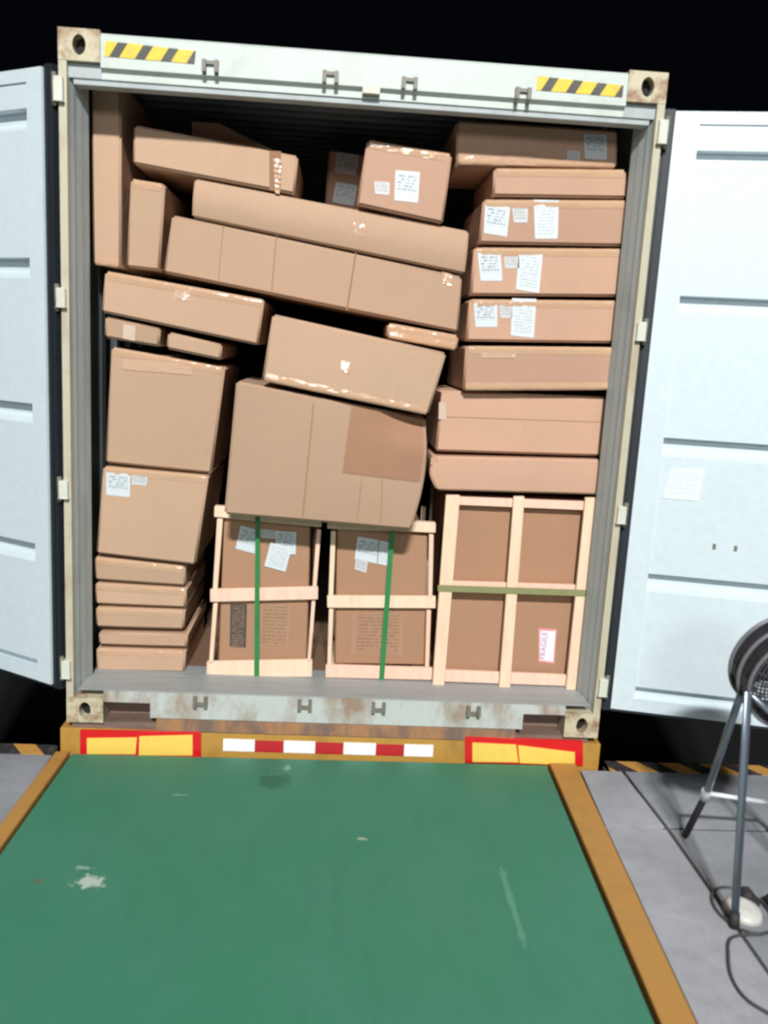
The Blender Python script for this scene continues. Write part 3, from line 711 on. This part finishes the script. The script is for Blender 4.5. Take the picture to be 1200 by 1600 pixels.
crate_small('open pine crate in the middle with a slanting green strap and joined labels', Y2,
    [(-0.0393, 0.9018), (0.3887, 0.8778), (0.4182, 0.2276), (-0.0239, 0.2179)],
    [('top_rail', [(-.086, .952), (.421, .944)]+[(0.4239, 0.8952), (-0.0865, 0.8937)], .0, .04, 'wood'),
     ('mid_rail', [(-0.0726, 0.569), (0.4444, 0.587), (0.4484, 0.5269), (-0.07, 0.5092)], .0, .022, 'wood'),
     ('bottom_rail', [(-0.064, 0.2245), (0.4527, 0.2272), (0.4537, 0.165), (-0.0643, 0.1594)], .0, .022, 'pink_wood'),
     ('post', [(-0.0683, 0.8807), (-0.0444, 0.8818), (-0.0424, 0.567), (-0.0667, 0.566)], .0, .03, 'wood'), ('post', [(0.3935, 0.886), (0.4147, 0.8869), (0.4287, 0.58), (0.4072, 0.5791)], .0, .03, 'pink_wood'),
     ('post', [(-0.061, 0.5028), (-0.0396, 0.5037), (-0.0364, 0.2204), (-0.058, 0.2196)], .0, .03, 'wood'), ('post', [(0.4052, 0.5152), (0.4267, 0.5161), (0.4366, 0.2215), (0.4147, 0.2207)], .0, .03, 'pink_wood')],
    [(0.2066, 0.8955), (0.2305, 0.8966), (0.2202, 0.1582), (0.1955, 0.1573)],
    [('label', ([(0.0593, 0.8569), (0.1629, 0.843), (0.16, 0.7275), (0.0495, 0.7478)], 1)), ('label_b', ([(0.1598, 0.8428), (0.2211, 0.8331), (0.2122, 0.7203), (0.1568, 0.7305)], 1)), ('label_s', ([(0.0554, 0.7511), (0.1136, 0.7412), (0.1076, 0.6813), (0.0519, 0.6978)], 2))],
    [('print_faint', [(0.0532, 0.4826), (0.2995, 0.486), (0.3057, 0.2759), (0.0541, 0.273)])], (0.212, 0.54, 0.158))
root, c = crate('big slatted pine crate at right holding a brown carton with a red-edged label', .19,
    [(0.4737, 1.0603), (1.1638, 1.0709), (1.149, 0.1679), (0.4793, 0.1572)],
    [('top_rail', [(0.4852, 1.0747), (1.1376, 1.0808), (1.1419, 1.0382), (0.488, 1.0355)], .025, .05, 'pink_wood'),
     ('mid_rail', [(0.477, 0.6682), (1.1628, 0.6748), (1.1682, 0.6211), (0.4807, 0.615)], .025, .05, 'pink_wood'),
     ('bottom_rail', [(0.47, 0.2238), (1.1543, 0.2192), (1.1566, 0.1631), (0.4708, 0.165)], .025, .05, 'pink_wood'),
     ('post', [(0.4547, 1.0836), (0.5199, 1.0866), (0.5106, 0.134), (0.4515, 0.1352)], .0, .024, 'wood'), ('post', [(0.7706, 1.0924), (0.8214, 1.0947), (0.832, 0.1322), (0.7755, 0.1335)], .0, .024, 'wood'), ('post', [(1.1072, 1.1021), (1.1645, 1.1048), (1.1704, 0.1474), (1.104, 0.1484)], .0, .024, 'wood')],
    .72, (0.876, 0.55, 0.158), .07)
link('strap', board([(0.4443, 0.6559), (1.1687, 0.6609), (1.1719, 0.6295), (0.4464, 0.6248)], .186, .189, 0), 'olive_strap', root)
lab = link('fragile_label', sheet([(0.9584, 0.441), (1.0502, 0.4381), (1.0539, 0.2609), (0.9738, 0.2679)], .2593, .0012), 'label_red', c)
link('label_face', sheet([(0.969, 0.4284), (1.0448, 0.4281), (1.0467, 0.2706), (0.9792, 0.278)], .2580, .0006), 'label_white', lab)
cu = bpy.data.curves.new('letters', 'FONT'); cu.body = 'FRAGILE'; cu.size = 1; cu.extrude = 0
tmp = bpy.data.objects.new('letters', cu); COL.objects.link(tmp)
dg = bpy.context.evaluated_depsgraph_get(); me = bpy.data.meshes.new_from_object(tmp.evaluated_get(dg)); bpy.data.objects.remove(tmp)
bm = bmesh.new(); bm.from_mesh(me); bpy.data.meshes.remove(me)
x1 = max(v.co.x for v in bm.verts); (ax, az), (bx, bz) = (1.0042, 0.2822), (1.0044, 0.42)
ln = math.hypot(bx-ax, bz-az); k = ln/x1; dx, dz = (bx-ax)/ln, (bz-az)/ln
for v in bm.verts:
    a, b = v.co.x*k, v.co.y*k; v.co = (ax+dx*a-dz*b, .2570, az+dz*a+dx*b)
link('letters', bm, 'ink', lab)

# ------------------------------------------------------------------ fan on tube legs at the right edge
fan = tag(empty('industrial_fan', (1.45, -.95, DZ)), 'grey round caged fan on steel tube legs at the right edge of the dock', 'fan')
FC = Vector((1.5552, -0.95, 0.7053)); AX = Vector((-.05, .976, .21)).normalized(); FR = .186
bm = bmesh.new()
for d, rr in ((.07, FR), (-.07, FR), (.0, FR+.004)): ring(bm, FC+AX*d, AX, rr, .0075, 48)
link('drum_ring', bm, 'fan_grey', fan)
for sg in (1, -1):
    bm = bmesh.new()
    for rr in [.042+.0120*i for i in range(12)]:
        ring(bm, FC+AX*sg*(.07+.035*(1-(rr/FR)**2)), AX, rr, .0036, 36, 5)
    u = AX.orthogonal().normalized(); w = AX.cross(u)
    for i in range(24):
        a = 2*math.pi*i/24; d = u*math.cos(a)+w*math.sin(a)
        tube(bm, [FC+AX*sg*(.07+.035*(1-(rr/FR)**2))+d*rr for rr in (.03, .09, .15, FR)], .0028, 5)
    link('cage', bm, 'fan_dark', fan)
bm = bmesh.new(); n = 48; u = AX.orthogonal().normalized(); w = AX.cross(u); rr_ = []
for d in (-.065, .065):
    rr_.append([bm.verts.new(FC+AX*d+(u*math.cos(2*math.pi*i/n)+w*math.sin(2*math.pi*i/n))*(FR-.004)) for i in range(n)])
for i in range(n):
    fc = bm.faces.new((rr_[0][i], rr_[0][(i+1) % n], rr_[1][(i+1) % n], rr_[1][i])); fc.smooth = True
bmesh.ops.solidify(bm, geom=bm.faces[:], thickness=.002)
link('drum', bm, 'fan_dark', fan)
for k in range(3):
    bm = bmesh.new(); rows = []
    for t in (.035, .08, .13, .175):
        row = []
        for s in (-1, -.3, .3, 1):
            a = 2*math.pi*k/3 + s*.42*(1 if t > .05 else .6)
            p = FC+(u*math.cos(a)+w*math.sin(a))*t+AX*(s*.028)
            row.append(bm.verts.new(p))
        rows.append(row)
    for a, b in zip(rows, rows[1:]):
        for i in range(3): fc = bm.faces.new((a[i], a[i+1], b[i+1], b[i])); fc.smooth = True
    bmesh.ops.solidify(bm, geom=bm.faces[:], thickness=.003)
    link('fan_blade', bm, 'fan_dark', fan)
bm = bmesh.new(); tube(bm, [FC-AX*.16, FC-AX*.15, FC+AX*.03, FC+AX*.04], [.035, .052, .052, .03], 20); link('motor', bm, 'fan_dark', fan)
F1 = Vector((1.359, -1.178, DZ)); T1 = Vector((1.355, -1.06, 0.6681))
F2 = Vector((1.405, -.628, DZ)); T2 = Vector((1.3865, -0.95, 0.6142)); K2 = Vector((1.4153, -0.74, 0.1266))
def leg(pts, r=.0135):
    bm = bmesh.new(); tube(bm, pts, r, 14); return link('leg', bm, 'chrome', fan)
def foot(lg, p, d):
    bm = bmesh.new(); tube(bm, [p+d*.055, p+d*.001+Vector((0, 0, .002))], [.016, .0175], 14); link('rubber_foot', bm, 'rubber', lg)
l1 = leg([F1+(T1-F1).normalized()*.03, T1, T1+(FC+Vector((-.03, -.05, -.14))-T1)*.8]); foot(l1, F1, (T1-F1).normalized())
l2 = leg([K2, T2, T2+(FC-T2)*.3])
bm = bmesh.new(); tube(bm, [K2, F2+Vector((0, 0, .012))], [.0135, .0135], 12); link('shadow_leg_end', bm, 'rubber', fan)  # dark lower leg standing in for the leg's shadow on the floor
bm = bmesh.new(); tube(bm, [K2+(T2-K2).normalized()*.02+Vector((-.006, 0, 0)), K2-(T2-K2).normalized()*.03], [.017, .019], 12); link('leg_clamp', bm, 'bright', fan)
F3 = Vector((1.74, -1.10, DZ)); T3 = Vector((1.63, -1.0, .45)); l3 = leg([F3+(T3-F3).normalized()*.03, T3]); foot(l3, F3, (T3-F3).normalized())
F4 = Vector((1.80, -.62, DZ)); T4 = Vector((1.66, -.84, .45)); l4 = leg([F4+(T4-F4).normalized()*.03, T4]); foot(l4, F4, (T4-F4).normalized())
bm = bmesh.new(); tube(bm, [K2+Vector((.01, 0, .0)), F4+(T4-F4)*.33], .009, 10); link('rung', bm, 'bright', fan)
bm = bmesh.new(); tube(bm, [T1, T3], .010, 10); tube(bm, [T3, T4], .010, 10); tube(bm, [T4, T2], .010, 10); link('yoke', bm, 'chrome', fan)

# cable and pale dish at the fan's front foot
cz = DZ+.006
cab = bmesh.new()
loop = [(1.43+.095*math.cos(a)*1.0, -1.085+.13*math.sin(a), cz+.002*math.sin(3*a)) for a in [i*math.pi/10 for i in range(-3, 21)]]
tube(cab, spline([(1.70, -1.02, cz), (1.56, -1.05, cz)] + loop, 4), .0052, 7)
tube(cab, spline([(1.44, -1.215, cz), (1.325, -1.235, cz), (1.27, -1.33, cz), (1.238, -1.43, cz), (1.245, -1.52, cz), (1.31, -1.60, cz), (1.42, -1.72, cz), (1.6, -2.0, cz)], 8), .0052, 7)
cable = link('power_cable', cab, 'cable', base=(1.43, -1.1, DZ)); tag(cable, 'dark power cable looped on the concrete floor around the fan foot', 'cable')
for x, y in ((1.475, -1.02), (1.55, -1.06)):
    bm = B(x-.022, x+.022, y-.03, y+.03, DZ+.001, DZ+.04); bevel(bm, .01, 2); link('plug', bm, 'rubber', cable)
bm = bmesh.new(); prf = [(.0, .030), (.03, .028), (.055, .018), (.068, .0)]; rows = []
for r_, z_ in prf[1:]: rows.append([bm.verts.new((1.43+r_*math.cos(2*math.pi*i/28), -1.09+r_*1.2*math.sin(2*math.pi*i/28), DZ+.0005+z_)) for i in range(28)])
for a, b in zip(rows, rows[1:]):
    for i in range(28): fc = bm.faces.new((a[i], a[(i+1) % 28], b[(i+1) % 28], b[i])); fc.smooth = True
bm.faces.new(rows[0]); bm.faces.new(rows[-1][::-1])
dish = link('round_lid', bm, 'pale', base=(1.43, -1.09, DZ)); tag(dish, 'pale round lid lying on the floor inside the cable loop', 'lid')
